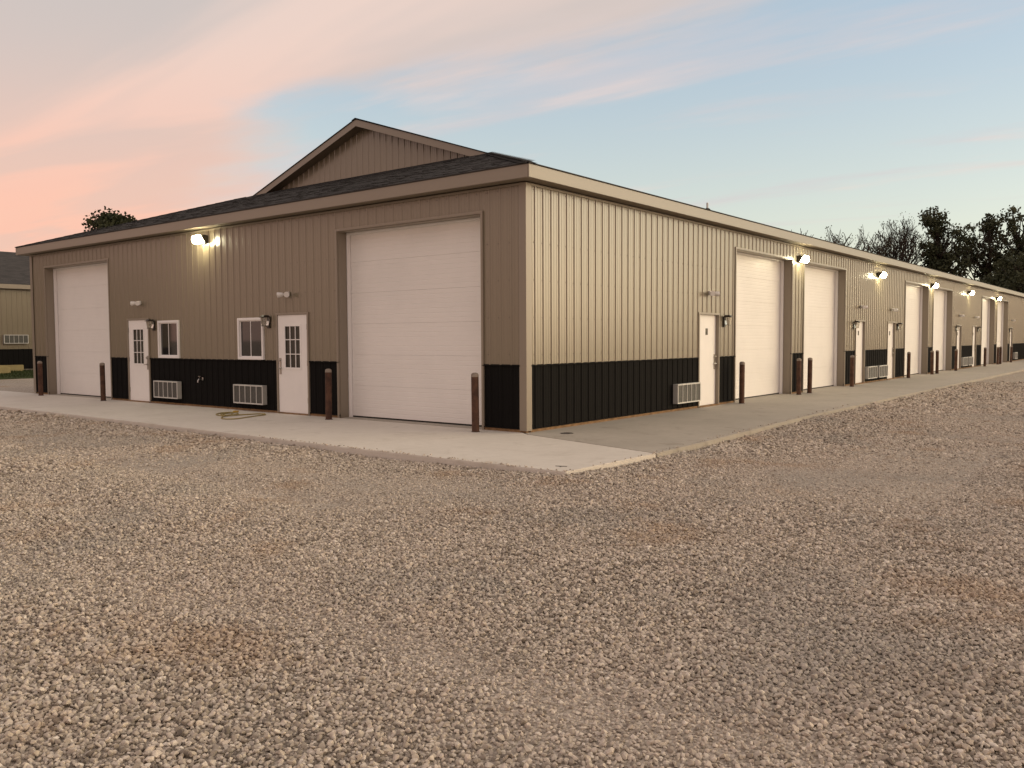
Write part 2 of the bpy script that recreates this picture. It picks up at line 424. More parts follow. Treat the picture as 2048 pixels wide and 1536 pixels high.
def wall_core(T, u_lo, u_hi, openings, name):
    """solid wall (16 cm) behind the sheets with the openings left open"""
    cuts = sorted({u_lo, u_hi} | {q for op in openings for q in op[:2]})
    mb = MB(T)
    for a, b_ in zip(cuts[:-1], cuts[1:]):
        mid = (a+b_)/2; spans = [(0.0, EB)]
        for op in openings:
            if op[0] < mid < op[1]:
                new = []
                for s0, s1 in spans:
                    if op[2] > s0: new.append((s0, op[2]))
                    if op[3] < s1: new.append((op[3], s1))
                spans = new
        for s0, s1 in spans: mb.box(a, b_, -.16, -.012, s0, s1)
    return mb.build(name, 'base_timber', barn, recalc=False)
end_wall = wall_core(TL, -W+.0, -.17, OPN_L, 'end_wall')
side_wall = wall_core(TR, .0, LEN, OPN_R, 'side_wall')
BASE = .055
wall_panels(TL, -W+.09, -.09, WN, EB-.01, -.299-40*4*RIB, OPN_L, 'tan_steel', end_wall, 'wall_panel')
wall_panels(TL, -W+.09, -.09, BASE, WN-.004, -.299-40*4*RIB, OPN_L, 'black_steel', end_wall, 'wainscot_panel', .002)
wall_panels(TR, .09, LEN, WN, EB-.01, .245, OPN_R, 'tan_steel', side_wall, 'wall_panel')
wall_panels(TR, .09, LEN, BASE, WN-.004, .245, OPN_R, 'black_steel', side_wall, 'wainscot_panel', .002)

def free_spans(u_lo, u_hi, openings, z):
    cuts = [(u_lo, u_hi)]
    for op in openings:
        if op[2] < z < op[3]:
            new = []
            for a, b_ in cuts:
                if op[1] <= a or op[0] >= b_: new.append((a, b_)); continue
                if op[0] > a: new.append((a, op[0]))
                if op[1] < b_: new.append((op[1], b_))
            cuts = new
    return [c for c in cuts if c[1]-c[0] > .02]
for T, lo, hi, ops, par in ((TL, -W+.1, -.1, OPN_L, end_wall), (TR, .1, LEN, OPN_R, side_wall)):
    for a, b_ in free_spans(lo, hi, ops, WN):
        MB(T).prism([(-.008, WN+.016), (.006, WN+.016), (.034, WN+.002), (.034, WN-.012), (.028, WN-.012), (-.008, WN-.002)], 0, a, b_).build('wainscot_cap', 'black_steel', par)
    for a, b_ in free_spans(lo, hi, ops, .03):
        MB(T).box(a, b_, -.010, .012, .0, BASE-.006).build('base_board', 'base_timber', par)
        MB(T).prism([(-.008, BASE+.012), (.004, BASE+.012), (.026, BASE), (.026, BASE-.007), (-.008, BASE-.004)], 0, a, b_).build('drip_edge', 'black_steel', par)
    # frieze trim under the soffit
    MB(T).box(lo, hi, .0235, .032, EB-.05, EB-.012).build('frieze_trim', 'tan_trim', par)
# corner trims
def corner_trim(x, sx, ends):
    mb = MB()
    mb.add([], [])
    t_ = .030; w_ = .115
    # L profile in plan
    if sx > 0: poly = [(x+t_, -t_), (x+t_, w_), (x+t_-.006, w_), (x+t_-.006, -t_+.006), (x-w_, -t_+.006), (x-w_, -t_)]
    else: poly = [(x-t_, -t_), (x-t_, w_), (x-t_+.006, w_), (x-t_+.006, -t_+.006), (x+w_, -t_+.006), (x+w_, -t_)]
    mb.prism(poly, 2, .03, EB-.012); mb.build('corner_trim', 'tan_trim', barn)
corner_trim(0, 1, None); corner_trim(-W, -1, None)
# other long side and far end, plain
MB().box(-W-.0, -W+.16, .012, LEN, 0, EB).build('rear_side_wall', 'tan_steel', barn, recalc=False)
MB().box(-W+.16, -.16, LEN-.16, LEN, 0, EB).build('far_end_wall', 'tan_steel', barn, recalc=False)

# screws
def screws(T, lo, hi, off, ops, par, zs_=(3.95, 3.10, 2.49, 1.88, 1.27), mt='screw_metal'):
    mb = MB(T); k0 = math.ceil((lo-off)/RIB); k1 = math.floor((hi-off)/RIB)
    ring = [(math.cos(math.pi*i/3), math.sin(math.pi*i/3)) for i in range(6)]
    for k in range(k0, k1+1):
        u = off + k*RIB - .040
        if u < lo+.02: continue
        for z in zs_:
            if any(op[0]-.01 < u < op[1]+.01 and op[2] < z < op[3]+.02 for op in ops): continue
            r = .0085
            vs = [(u+a*r, .004, z+b_*r) for a, b_ in ring] + [(u+a*r*.6, .012, z+b_*r*.6) for a, b_ in ring]
            mb.add(vs, [tuple(range(6, 12))] + [(i, (i+1) % 6, 6+(i+1) % 6, 6+i) for i in range(6)])
    o = mb.build('panel_screws', mt, par); o['kind'] = 'stuff'
screws(TL, -W+.12, -.12, -.299-160*RIB, OPN_L, end_wall)
screws(TR, .12, LEN-.2, .245, OPN_R, side_wall)
screws(TL, -W+.12, -.12, -.299-160*RIB, OPN_L, end_wall, (.90, .32), 'black_steel')
screws(TR, .12, LEN-.2, .245, OPN_R, side_wall, (.90, .32), 'black_steel')

# ---- overhead doors
def overhead_door(T, u0, u1):
    dz = .20
    jb = MB(T)
    jb.box(u0-.045, u0, -.004, .034, .0, HT+.045); jb.box(u1, u1+.045, -.004, .034, .0, HT+.045); jb.box(u0, u1, -.004, .034, HT, HT+.045)   # face trim
    jb.box(u0-.012, u0+.012, -dz, -.004, 0, HT); jb.box(u1-.012, u1+.012, -dz, -.004, 0, HT); jb.box(u0+.012, u1-.012, -dz, -.004, HT-.012, HT+.012)  # jambs
    jb.build('opening_trim', 'tan_trim', barn)
    back = MB(T).box(u0+.0, u1-.0, -.38, -.34, .03, HT+.05)
    dr = back.build('overhead_door', 'white_door', barn)
    MB(T).box(u0+.02, u1-.02, -.325, -.295, .004, .034).build('bottom_seal', 'dark_seal', dr)
    n = 6; h = (HT+.02-.03)/n
    for i in range(n):
        z0 = .03 + i*h + .0008; z1 = .03 + (i+1)*h - .0008
        # profile across the height with shallow pressed grooves
        pr = [(-.293, z0), (-.290, z0+.004)]
        for j in range(1, 7):
            zc_ = z0 + (z1-z0)*j/7
            pr += [(-.290, zc_-.008), (-.2925, zc_-.003), (-.2925, zc_+.003), (-.290, zc_+.008)]
        pr += [(-.290, z1-.004), (-.293, z1), (-.335, z1), (-.335, z0)]
        MB(T).prism(pr, 0, u0+.016, u1-.016).build('door_section', 'white_door', dr)
    for a, b_ in ((u0+.013, u0+.045), (u1-.045, u1-.013)):
        MB(T).box(a, b_, -.285, -.200, .0, HT-.013).build('door_stop', 'white_vinyl', dr, bevel=.004)
    MB(T).box(u0+.046, u1-.046, -.285, -.200, HT-.045, HT-.013).build('door_stop', 'white_vinyl', dr, bevel=.004)
    MB(T).box(u0+.012, u1-.012, -.42, -.02, -.05, .003).build('threshold', 'concrete_grey', dr)
for a, b_, c in OP_L: overhead_door(TL, a, b_)
for a, b_, c in OP_R: overhead_door(TR, a, b_)

# ---- entry doors
def entry_door(T, u0, u1, hinge_low, lites):
    """hinge_low: hinges on the u0 side"""
    rec = .012 if lites else -.045
    df = MB(T)
    f0 = -.10; f1 = .034
    df.box(u0-FR, u0, f0, f1, .012, MD+FR); df.box(u1, u1+FR, f0, f1, .012, MD+FR); df.box(u0, u1, f0, f1, MD, MD+FR)
    # leaf
    g = .004
    lf = MB(T)
    if lites:
        c = (u0+u1)/2; w2 = .262; a0, a1, b0, b1 = c-w2, c+w2, .945, 1.835
        lf.box(u0+g, a0, rec-.045, rec, .03, MD-g); lf.box(a1, u1-g, rec-.045, rec, .03, MD-g)
        lf.box(a0, a1, rec-.045, rec, .03, b0); lf.box(a0, a1, rec-.045, rec, b1, MD-g)
    else: lf.box(u0+g, u1-g, rec-.045, rec, .03, MD-g)
    dr = lf.build('entry_door', 'white_paint', barn)
    df.build('door_frame', 'tan_trim', dr)
    MB(T).box(u0, u1, -.12, .045, .0, .026).build('threshold', 'base_timber', dr)
    hs = u0 if hinge_low else u1; sg = 1 if hinge_low else -1
    for z in (.30, 1.06, 1.80):
        MB(T).box(min(hs-.014*sg, hs+.020*sg), max(hs-.014*sg, hs+.020*sg), rec+.0005, rec+.012 if lites else rec+.02, z-.055, z+.055).build('hinge', 'hinge_steel', dr)
    lu = (u1-.070) if hinge_low else (u0+.070); s2 = -1 if hinge_low else 1
    hd = MB(T)
    hd.box(lu-.030, lu+.030, rec, rec+.010, .82, 1.16)
    hd.lathe([(.001, 0), (.020, 0), (.020, .035), (.001, .035)], 14, (lu, rec+.010, 1.11), 1)
    hd.lathe([(.001, 0), (.024, 0), (.024, .018), (.010, .020), (.010, .055), (.001, .056)], 14, (lu, rec+.010, .95), 1)
    hd.tube([(lu, rec+.055, .95), (lu+s2*.04, rec+.058, .952), (lu+s2*.11, rec+.052, .948)], [.010, .010, .008], 8)
    hd.build('door_handle', 'brushed_steel', dr, smooth=True)
    if lites:
        fr = MB(T); q = .022
        fr.box(a0-.015, a0+q, rec-.002, rec+.010, b0-.015, b1+.015); fr.box(a1-q, a1+.015, rec-.002, rec+.010, b0-.015, b1+.015)
        fr.box(a0+q, a1-q, rec-.002, rec+.010, b0-.015, b0+q); fr.box(a0+q, a1-q, rec-.002, rec+.010, b1-q, b1+.015)
        cw = (a1-a0)/3; ch = (b1-b0)/3
        for i in (1, 2):
            fr.box(a0+i*cw-.008, a0+i*cw+.008, rec-.012, rec+.004, b0+q, b1-q)
            for j in range(3):
                x0 = a0 + j*cw + (.008 if j else q); x1 = a0+(j+1)*cw - (.008 if j < 2 else q)
                fr.box(x0, x1, rec-.012, rec+.004, b0+i*ch-.008, b0+i*ch+.008)
        fr.build('muntin_frame', 'white_paint', dr)
        for i in range(3):
            for j in range(3):
                MB(T).box(a0+i*cw+.004, a0+(i+1)*cw-.004, rec-.026, rec-.016, b0+j*ch+.004, b0+(j+1)*ch-.004).build('pane', 'door_glass', dr)
    else:
        c = (u0+u1)/2
        MB(T).box(c-.045, c+.060, rec, rec+.006, 1.60, 1.745).build('number_plate', 'number_sign', dr)
for i, (a, b_) in enumerate(MAN_L): entry_door(TL, a, b_, i == 1, True)
for i, (a, b_) in enumerate(MAN_R): entry_door(TR, a, b_, i in (0, 2, 4), False)

# ---- sliding windows
for a, b_ in WIN_L:
    fr = MB(TL); z0, z1 = 1.115, 2.015; q = .055
    fr.box(a, a+q, -.03, .050, z0, z1); fr.box(b_-q, b_, -.03, .050, z0, z1); fr.box(a+q, b_-q, -.03, .050, z0, z0+q); fr.box(a+q, b_-q, -.03, .050, z1-q, z1)
    wd = fr.build('window', 'white_vinyl', barn, bevel=.004)
    c = (a+b_)/2
    for s0, s1, o0 in ((a+q, c+.018, .005), (c-.018, b_-q, .022)):
        sh = MB(TL); w_ = .020
        sh.box(s0, s0+w_, o0-.015, o0, z0+q, z1-q); sh.box(s1-w_, s1, o0-.015, o0, z0+q, z1-q); sh.box(s0+w_, s1-w_, o0-.015, o0, z0+q, z0+q+.02); sh.box(s0+w_, s1-w_, o0-.015, o0, z1-q-.02, z1-q)
        sh.build('sash', 'white_vinyl', wd)
        MB(TL).box(s0+w_-.004, s1-w_+.004, o0-.011, o0-.006, z0+q+.016, z1-q-.016).build('pane', 'window_glass', wd)
    MB(TL).box(a+.01, b_-.01, -.045, -.034, z0+.01, z1-.01).build('backing', 'dark_seal', wd)

# ---- roof
roof_mb = MB()
RX = -W/2; zr = ET + (OV - RX)*PITCHR          # ridge
GW = 4.83; GR = 4.53                            # gable wall plane / rake edge plane
zs = lambda run: ET + run*PITCHR
hipx = OV - (GW+OV)
th = .05
# skirt deck, side decks (thick slabs)
def deck(mb, pts):
    n = len(pts); vs = [tuple(p) for p in pts] + [(p[0], p[1], p[2]-th) for p in pts]
    mb.add(vs, [tuple(range(n)), tuple(range(2*n-1, n-1, -1))] + [(i, n+i, n+(i+1) % n, (i+1) % n) for i in range(n)])
run = GW + OV + .02
sk = MB(); deck(sk, [(-W-OV, -OV, ET), (OV, -OV, ET), (OV-run, -OV+run, zs(run)), (-W-OV+run, -OV+run, zs(run))])
roof = sk.build('roof', 'shingle_far', barn)
rl = MB()
deck(rl, [(OV, -OV, ET), (OV, LEN+OV, ET), (RX, LEN+OV, zr), (RX, GR, zr), (OV-(GR+OV), GR, zs(GR+OV))])
rl.build('roof_slope', 'shingle_far', roof)
rl = MB()
deck(rl, [(-W-OV, LEN+OV, ET), (-W-OV, -OV, ET), (-W-OV+(GR+OV), GR, zs(GR+OV)), (RX, GR, zr), (RX, LEN+OV, zr)])
rl.build('roof_slope', 'shingle_far', roof)
# laminated shingles on the skirt and the first stretch of the side slope
def shingles(mb, frame, t0f, t1f, nrun):
    ex = .143; cosp = 1/math.sqrt(1+PITCHR**2)
    for i in range(nrun):
        r0 = i*ex*cosp - (.02 if i == 0 else 0); r1 = r0 + ex*cosp*1.5
        t = t0f(i*ex*cosp); te = t1f(i*ex*cosp)
        while t < te:
            w = random.uniform(.10, .30); t2 = min(t+w, te); hgt = random.choice((.006, .006, .013))
            a = [frame(t, r0, .004+hgt), frame(t2, r0, .004+hgt), frame(t2, r1, .006), frame(t, r1, .006), frame(t, r0, .0005), frame(t2, r0, .0005)]
            mb.add(a, [(0, 1, 2, 3), (4, 5, 1, 0), (4, 0, 3), (1, 5, 2)])
            t = t2 + .003
smb = MB()
shingles(smb, lambda t, r, h: (t, -OV + r, ET + r*PITCHR + h), lambda r: -W-OV+r, lambda r: OV - r, 37)
shingles(smb, lambda t, r, h: (OV - r, t, ET + r*PITCHR + h), lambda r: -OV+r, lambda r: 9.0, 37)
o = smb.build('shingles', 'shingle', roof, recalc=False); o['kind'] = 'stuff'
# hip caps
for sx in (1, -1):
    hx0 = OV if sx > 0 else -W-OV
    for i in range(26):
        r0 = i*.19; r1 = r0 + .25
        if r1 > GR + OV: break
        a = Vector((hx0 - sx*r0, -OV + r0, zs(r0) + .030)); b_ = Vector((hx0 - sx*r1, -OV + r1, zs(r1) + .022))
        side = Vector((sx, 1, 0)).normalized()*.15; dn = Vector((0, 0, -.036))
        MB().add([a, b_, b_+side+dn, a+side+dn, a-side+dn, b_-side+dn], [(0, 1, 2, 3), (0, 4, 5, 1), (0, 3, 4)]).build('hip_cap', 'shingle', roof, recalc=False)
# fascia boards and soffit
fa = MB()
FT = .025
MB().box(-W-OV-.0, OV, -OV-FT, -OV, EB, ET-.015).build('fascia', 'tan_trim', roof, bevel=.004)
MB().box(OV, OV+FT, -OV-FT, LEN+OV, EB, ET-.015).build('fascia', 'tan_trim', roof, bevel=.004)
MB().box(-W-OV-FT, -W-OV, -OV-FT, LEN+OV, EB, ET-.015).build('fascia', 'tan_trim', roof, bevel=.004)
MB().box(-W-OV, OV, -OV, .05, EB+.010, EB+.022).build('soffit', 'soffit_tan', roof)
MB().box(-.05, OV, .05, LEN+OV, EB+.010, EB+.022).build('soffit', 'soffit_tan', roof)
MB().box(-W-OV, -W+.05, .05, LEN+OV, EB+.010, EB+.022).build('soffit', 'soffit_tan', roof)
# drip edge line over fascia
MB().box(-W-OV-.03, OV+.03, -OV-FT-.018, -OV, ET-.012, ET+.004).build('drip_flashing', 'shingle_far', roof)
MB().box(OV, OV+FT+.018, -OV-.043, LEN+OV, ET-.012, ET+.004).build('drip_flashing', 'shingle_far', roof)
# gable: wall panels clipped under the rakes, then rake boards and soffit
def gz(x): return zr - abs(x-RX)*PITCHR
gw = MB(); zb = zs(GW+OV) - .05
x_half = (zr - .16 - zb)/PITCHR
gw.prism([(RX-x_half-.3, zb), (RX+x_half+.3, zb), (RX, zr-.10)], 1, GW+.012, GW+.12)
gable = gw.build('gable_wall', 'tan_steel', barn)
off = -.299-160*RIB
k = math.floor((RX-x_half-off)/(4*RIB))
while off + k*4*RIB < RX + x_half:
    a = max(off+k*4*RIB-.034, RX-x_half); b_ = min(off+(k+1)*4*RIB-.034, RX+x_half); k += 1
    if b_-a < .02: continue
    pr = profile(a, b_, off)
    if a < RX < b_: pr = sorted(pr + [(RX, .0)])
    n = len(pr)
    MB(lambda u, o, z: (u, GW-o, z)).add([(u, .004+h, zb) for u, h in pr] + [(u, .004+h, max(zb, gz(u)-.12)) for u, h in pr], [(i, i+1, n+i+1, n+i) for i in range(n-1)]).build('wall_panel', 'tan_steel', gable, recalc=False)
for sx in (1, -1):
    xe = RX + sx*(RX*-1 + OV - (GR+OV) ) ; xe = OV-(GR+OV) if sx > 0 else -W-OV+(GR+OV)
    ext = xe + sx*.22
    MB().prism([(RX, zr-.012), (ext, gz(ext)-.012), (ext, gz(ext)-.185), (RX, zr-.185)], 1, GR-.028, GR-.002).build('rake_board', 'tan_trim', gable)
    MB().prism([(RX, zr-.160), (ext, gz(ext)-.160), (ext, gz(ext)-.172), (RX, zr-.172)], 1, GR-.001, GW+.01).build('rake_soffit', 'soffit_tan', gable)
    MB().prism([(RX, zr+.008), (ext, gz(ext)+.008), (ext, gz(ext)-.010), (RX, zr-.010)], 1, GR-.05, GR+.3).build('rake_shingles', 'shingle', gable)
# ridge caps
for i in range(40):
    y0 = GR-.05 + i*.19
    MB().add([(RX, y0, zr+.03), (RX, y0+.25, zr+.022), (RX+.15, y0+.25, zr-.028), (RX+.15, y0, zr-.02), (RX-.15, y0, zr-.02), (RX-.15, y0+.25, zr-.028)], [(0, 1, 2, 3), (0, 4, 5, 1), (0, 3, 4)]).build('ridge_cap', 'shingle', roof, recalc=False)
MB().prism([(RX, zr+.02), (RX+.16, zr-.03), (RX-.16, zr-.03)], 1, GR+7.6, LEN+OV).build('ridge_cap', 'shingle_far', roof)

# roof vent pipe
vp = empty('vent_pipe', (-1.0, 8.74, zs(1.27)-.01))
MB().lathe([(.001, -.02), (.026, -.02), (.026, .19), (.022, .19), (.020, .14), (.001, .14)], 16).build('pipe', 'pvc', vp, smooth=True)
MB().lathe([(.001, -.03), (.10, -.03), (.07, .035), (.032, .06), (.001, .06)], 16).build('flashing_boot', 'dark_seal', vp, smooth=True)
tag(vp, 'small white vent pipe standing on the roof above the side wall', 'pipe')

# ------------------------------------------------------------------ wall-mounted things (local x = out from wall, y = along, z = up)
RL = -math.pi/2       # gable end: local x -> -Y
# flood lamps
def make_flood():
    r = empty('flood_lamp')
    h = MB()
    h.prism([(.0, -.09), (.0, .11), (.10, .125), (.225, .108), (.225, .085), (.10, -.085)], 1, -.165, .165)
    h.build('housing', 'bronze', r, bevel=.010)
    MB().prism([(.102, -.088), (.226, .084), (.226, .112), (.262, .108), (.292, .072), (.296, -.01), (.270, -.075), (.205, -.115)], 1, -.170, .170).build('lens', 'lamp_lens', r, bevel=.012)
    MB().box(0.0, .02, -.06, .06, -.11, .13).build('back_plate', 'bronze', r)
    return r
fl0 = make_flood()
floods = [(-9.12, 0, 3.80, 'L', 'glowing flood lamp high on the gable end wall between the two windows')]
for k, (y, lab) in enumerate(((AL+D+GAP/2, 'nearest glowing flood lamp of the long side, between the first two overhead doors'),
                              (19.98, 'glowing flood lamp above the first pair of grilles on the long side'),
                              (AL+PER+D+GAP/2, 'glowing flood lamp on the long side between the third and fourth overhead doors'),
                              (19.98+PER, 'glowing flood lamp above the second, farther pair of grilles on the long side'),
                              (AL+2*PER+D+GAP/2, 'farthest glowing flood lamp on the long side, between the last two overhead doors'))):
    floods.append((0, y, 3.66, 'R', lab))
for i, (x, y, z, s, lab) in enumerate(floods):
    o = fl0 if i == 0 else copy_tree(fl0)
    o.location = (x, -.022, z) if s == 'L' else (.022, y, z); o.rotation_euler = (0, 0, RL if s == 'L' else 0)
    o.scale = (.84, .84, .84); tag(o, lab, 'lamp', 'flood lamps on the storage building')

# twin-head emergency lights
def make_em():
    r = empty('emergency_light')
    MB().box(0, .045, -.055, .055, -.045, .045).build('housing', 'white_plastic', r, bevel=.008)
    for sy in (-1, 1):
        h = MB()
        a = Vector((.045, sy*.02, .0)); dv = Vector((.62, sy*.75, -.12)).normalized()
        h.tube([a, a+dv*.05], .011, 8)
        h.tube([a+dv*.045, a+dv*.065, a+dv*.15, a+dv*.17], [.022, .040, .056, .057], 14)
        h.build('lamp_head', 'white_plastic', r, smooth=True)
    return r
em0 = make_em()
ems = [(-6.13, 0, 2.475, 'L', 'white twin-head emergency light above the glazed entry door nearer the corner'),
       (-12.03, 0, 2.475, 'L', 'white twin-head emergency light above the glazed entry door at the far left')]
for k, (a, b_) in enumerate(MAN_R):
    lab = ['nearest', 'second', 'third', 'fourth', 'fifth', 'last'][k]
    ems.append((0, (a+b_)/2, 2.53, 'R', 'white twin-head emergency light above the %s entry door of the long side' % lab))
for i, (x, y, z, s, lab) in enumerate(ems):
    o = em0 if i == 0 else copy_tree(em0)
    o.location = (x, -.022, z) if s == 'L' else (.022, y, z); o.rotation_euler = (0, 0, RL if s == 'L' else 0)
    tag(o, lab, 'light', 'emergency lights above the doors')

# door lanterns
def make_lantern():
    r = empty('wall_lantern')
    MB().box(0, .022, -.045, .045, -.19, .05).build('back_plate', 'bronze', r, bevel=.005)
    h = MB(); h.box(.0, .20, -.075, .075, .035, .050); h.prism([(.02, .050), (.18, .050), (.15, .085), (.05, .085)], 1, -.055, .055)
    h.box(.022, .045, -.03, .03, -.04, .035); h.build('hood', 'bronze', r)
    MB().prism([(.035, -.02), (.060, -.135), (.150, -.135), (.175, .034), (.035, .034)], 1, -.058, .058).build('glass_shade', 'lantern_glass', r, bevel=.004)
    MB().lathe([(.001, -.03), (.016, -.03), (.020, .0), (.012, .03), (.001, .034)], 10, (.1, 0, 0)).build('bulb', 'white_plastic', r, smooth=True)
    MB().box(.055, .155, -.062, .062, -.147, -.136).build('bottom_rim', 'bronze', r)
    return r
ln0 = make_lantern()
lns = [(-6.79, 0, 1.97, 'L', 'bronze lantern between the window and the glazed door nearer the corner'),
       (-W+6.79, 0, 1.97, 'L', 'bronze lantern beside the glazed entry door at the far left')]
for k, (a, b_) in enumerate(MAN_R):
    lab = ['nearest', 'second', 'third', 'fourth', 'fifth', 'last'][k]
    y = b_ + .30 if k in (0, 2, 4) else a - .28
    lns.append((0, y, 1.97, 'R', 'bronze lantern beside the %s entry door of the long side' % lab))
for i, (x, y, z, s, lab) in enumerate(lns):
    o = ln0 if i == 0 else copy_tree(ln0)
    o.location = (x, -.022, z) if s == 'L' else (.022, y, z); o.rotation_euler = (0, 0, RL if s == 'L' else 0)
    tag(o, lab, 'lantern', 'lanterns beside the entry doors')

# through-wall air-conditioner sleeves
def make_ac(cols=5):
    r = empty('air_conditioner'); w, h, dp = 1.067, .41, .105
    s = MB(); t_ = .018
    s.box(0, dp, 0, w, 0, t_); s.box(0, dp, 0, w, h-t_, h); s.box(0, dp, 0, t_, t_, h-t_); s.box(0, dp, w-t_, w, t_, h-t_)
    s.build('sleeve', 'grille_box', r, bevel=.003)
    f = MB(); q = .026
    f.box(dp-.004, dp+.010, .0, w, .0, q); f.box(dp-.004, dp+.010, 0, w, h-q, h); f.box(dp-.004, dp+.010, 0, q, q, h-q); f.box(dp-.004, dp+.010, w-q, w, q, h-q)
    f.build('frame', 'grille_frame', r, bevel=.003)
    cw = (w-2*q)/cols
    for i in range(1, cols):
        MB().box(dp-.006, dp+.008, q+i*cw-.0065, q+i*cw+.0065, q, h-q).build('bar', 'grille_frame', r)
    for i in range(cols):
        y0, y1 = q+i*cw+(.0065 if i else 0), q+(i+1)*cw-(.0065 if i < cols-1 else 0)
        m_ = MB(); m_.box(dp-.016, dp-.008, y0, y1, q, h-q)
        for j in range(11):
            z = q + (h-2*q)*(j+.5)/11; m_.box(dp-.008, dp-.002, y0, y1, z-.007, z+.007)
        m_.build('louvre', 'grille_mesh', r)
    return r
ac0 = make_ac(); ACF = 'air conditioner grilles along the wall'
acs = [(-6.91-1.067, 0, .16, 'L', 'grey air conditioner grille under the window nearer the corner'),
       (-10.24-1.067, 0, .155, 'L', 'grey air conditioner grille under the window at the far left'),
       (0, 5.02, .16, 'R', 'grey air conditioner grille left of the nearest entry door on the long side'),
       (0, 18.62, .14, 'R', 'left grille of the first pair between two entry doors on the long side'),
       (0, 19.93, .14, 'R', 'right grille of the first pair between two entry doors on the long side'),
       (0, 18.62+PER, .14, 'R', 'left grille of the second, farther pair between two entry doors'),
       (0, 19.93+PER, .14, 'R', 'right grille of the second, farther pair between two entry doors'),
       (0, 18.75+2*PER, .14, 'R', 'farthest grey grille, just beyond the last entry door')]
for i, (x, y, z, s, lab) in enumerate(acs):
    o = ac0 if i == 0 else copy_tree(ac0)
    o.location = (x, -.0225, z) if s == 'L' else (.0225, y, z); o.rotation_euler = (0, 0, RL if s == 'L' else 0)
    tag(o, lab, 'air conditioner', ACF)

# hose spigot
sp = empty('wall_spigot', (-9.33, -.0225, .65), RL)
MB().lathe([(.001, 0), (.034, 0), (.034, .012), (.014, .016), (.014, .07), (.001, .07)], 14, axis=0).build('flange', 'brushed_steel', sp, smooth=True)
MB().tube([(.06, 0, 0), (.10, 0, -.005), (.125, 0, -.035), (.13, 0, -.08)], [.015, .017, .015, .016], 10).build('spout', 'brushed_steel', sp, smooth=True)
MB().lathe([(.001, .03), (.006, .03), (.006, .055), (.036, .058), (.036, .066), (.001, .068)], 12, (.085, 0, 0)).build('valve_wheel', 'brushed_steel', sp)
tag(sp, 'small metal spigot on the black wainscot between the two grilles', 'spigot')

# ------------------------------------------------------------------ bollards
def make_bollard():
    r = empty('steel_bollard'); rr = .062; h = .955
    MB().lathe([(.001, -.03), (rr, -.03), (rr, h-.045), (rr-.002, h-.030), (rr-.004, h-.006), (.001, h-.006)], 28).build('post', 'rust', r, smooth=True)
    MB().lathe([(rr-.004, h-.045), (rr+.001, h-.045), (rr+.001, h-.012), (rr-.006, h+.006), (rr-.022, h+.018), (.02, h+.024), (.001, h+.025)], 28).build('concrete_cap', 'bollard_cap', r, smooth=True)
    MB().lathe([(rr-.002, .0), (rr+.014, .0), (rr+.010, .006), (rr-.002, .007)], 28).build('base_collar', 'cast_iron', r)
    return r
bo0 = make_bollard()
bls = [((-16.98, -.36), 'rusty bollard at the far left corner of the gable end'), ((-13.37, -.36), 'rusty bollard right of the far left overhead door'),
       ((-4.50, -.36), 'rusty bollard left of the big gable end door, beside the glazed entry door'), ((-.78, -.36), 'rusty bollard right of the big gable end door, nearest the building corner')]
ordn = ['first', 'second', 'third', 'fourth', 'fifth', 'sixth', 'seventh', 'eighth', 'ninth', 'tenth', 'eleventh', 'twelfth']
spots = ['first along the long side, in front of its nearest overhead door', 'nearer one of the close pair between the first two overhead doors', 'farther one of the close pair between the first two overhead doors', 'fourth along the long side, between an overhead and an entry door']
for i, y in enumerate((7.93, 11.69, 12.52, 16.33, 23.25, 27.05, 27.95, 31.68, 38.77, 42.65, 43.51, 47.25)):
    lab = 'rusty bollard, %s' % spots[i] if i < 4 else 'rusty bollard along the long side, %s counted from the building corner' % ordn[i]
    bls.append(((.285, y), lab))
for i, ((x, y), lab) in enumerate(bls):
    o = bo0 if i == 0 else copy_tree(bo0)
    o.location = (x, y, 0); o.rotation_euler = (R(random.uniform(-.6, .6)), R(random.uniform(-.6, .6)), random.uniform(0, 6.28)); tag(o, lab, 'bollard', 'rusty bollards guarding the doors')

# ------------------------------------------------------------------ things on the apron
cl = empty('drain_cover', (.58, .32, 0))
MB().lathe([(.001, .0005), (.105, .0005), (.105, .008), (.090, .010), (.088, .005), (.001, .005)], 28).build('lid', 'cast_iron', cl)
MB().box(-.055, .055, -.008, .008, .005, .014).build('key_bar', 'cast_iron', cl)
tag(cl, 'small round metal cleanout cover set in the concrete by the corner', 'drain cover')
mk = MB(); mk.box(-.07, .07, -.009, .009, 0.0005, .006); mk.box(-.009, .009, -.05, -.0095, 0.0005, .006)
o = mk.build('metal_stake', 'cast_iron', None); o.location = (2.55, -2.66, 0); o.rotation_euler[2] = .4; tag(o, 'tiny dark metal marker lying on the pale concrete corner', 'marker')

HX, HY = -6.8, -.9
hs = empty('garden_hose', (HX, HY, 0))
hose_xy = [(-7.42, -.51), (-7.44, -.63), (-7.45, -.76), (-7.32, -.96), (-7.13, -1.1), (-6.89, -1.15), (-6.74, -1.09), (-7.02, -.8), (-7.35, -.63), (-7.29, -.82), (-7.1, -1.02),
           (-6.86, -1.07), (-6.56, -1.34), (-6.34, -1.49), (-6.17, -1.52), (-6.05, -1.46), (-6.04, -1.3), (-6.14, -1.05), (-6.24, -.75), (-6.31, -.52), (-6.44, -.42), (-6.56, -.42),
           (-6.65, -.56), (-6.68, -.73), (-6.73, -.87), (-6.67, -1.05), (-6.75, -1.16), (-6.91, -1.11), (-7.14, -.83), (-7.13, -.65), (-6.92, -.73), (-6.71, -.97), (-6.78, -1.07)]
pts = [(x-HX, y-HY, .013 + .010*(i > 24) + .006*(6 < i < 12)) for i, (x, y) in enumerate(hose_xy)]
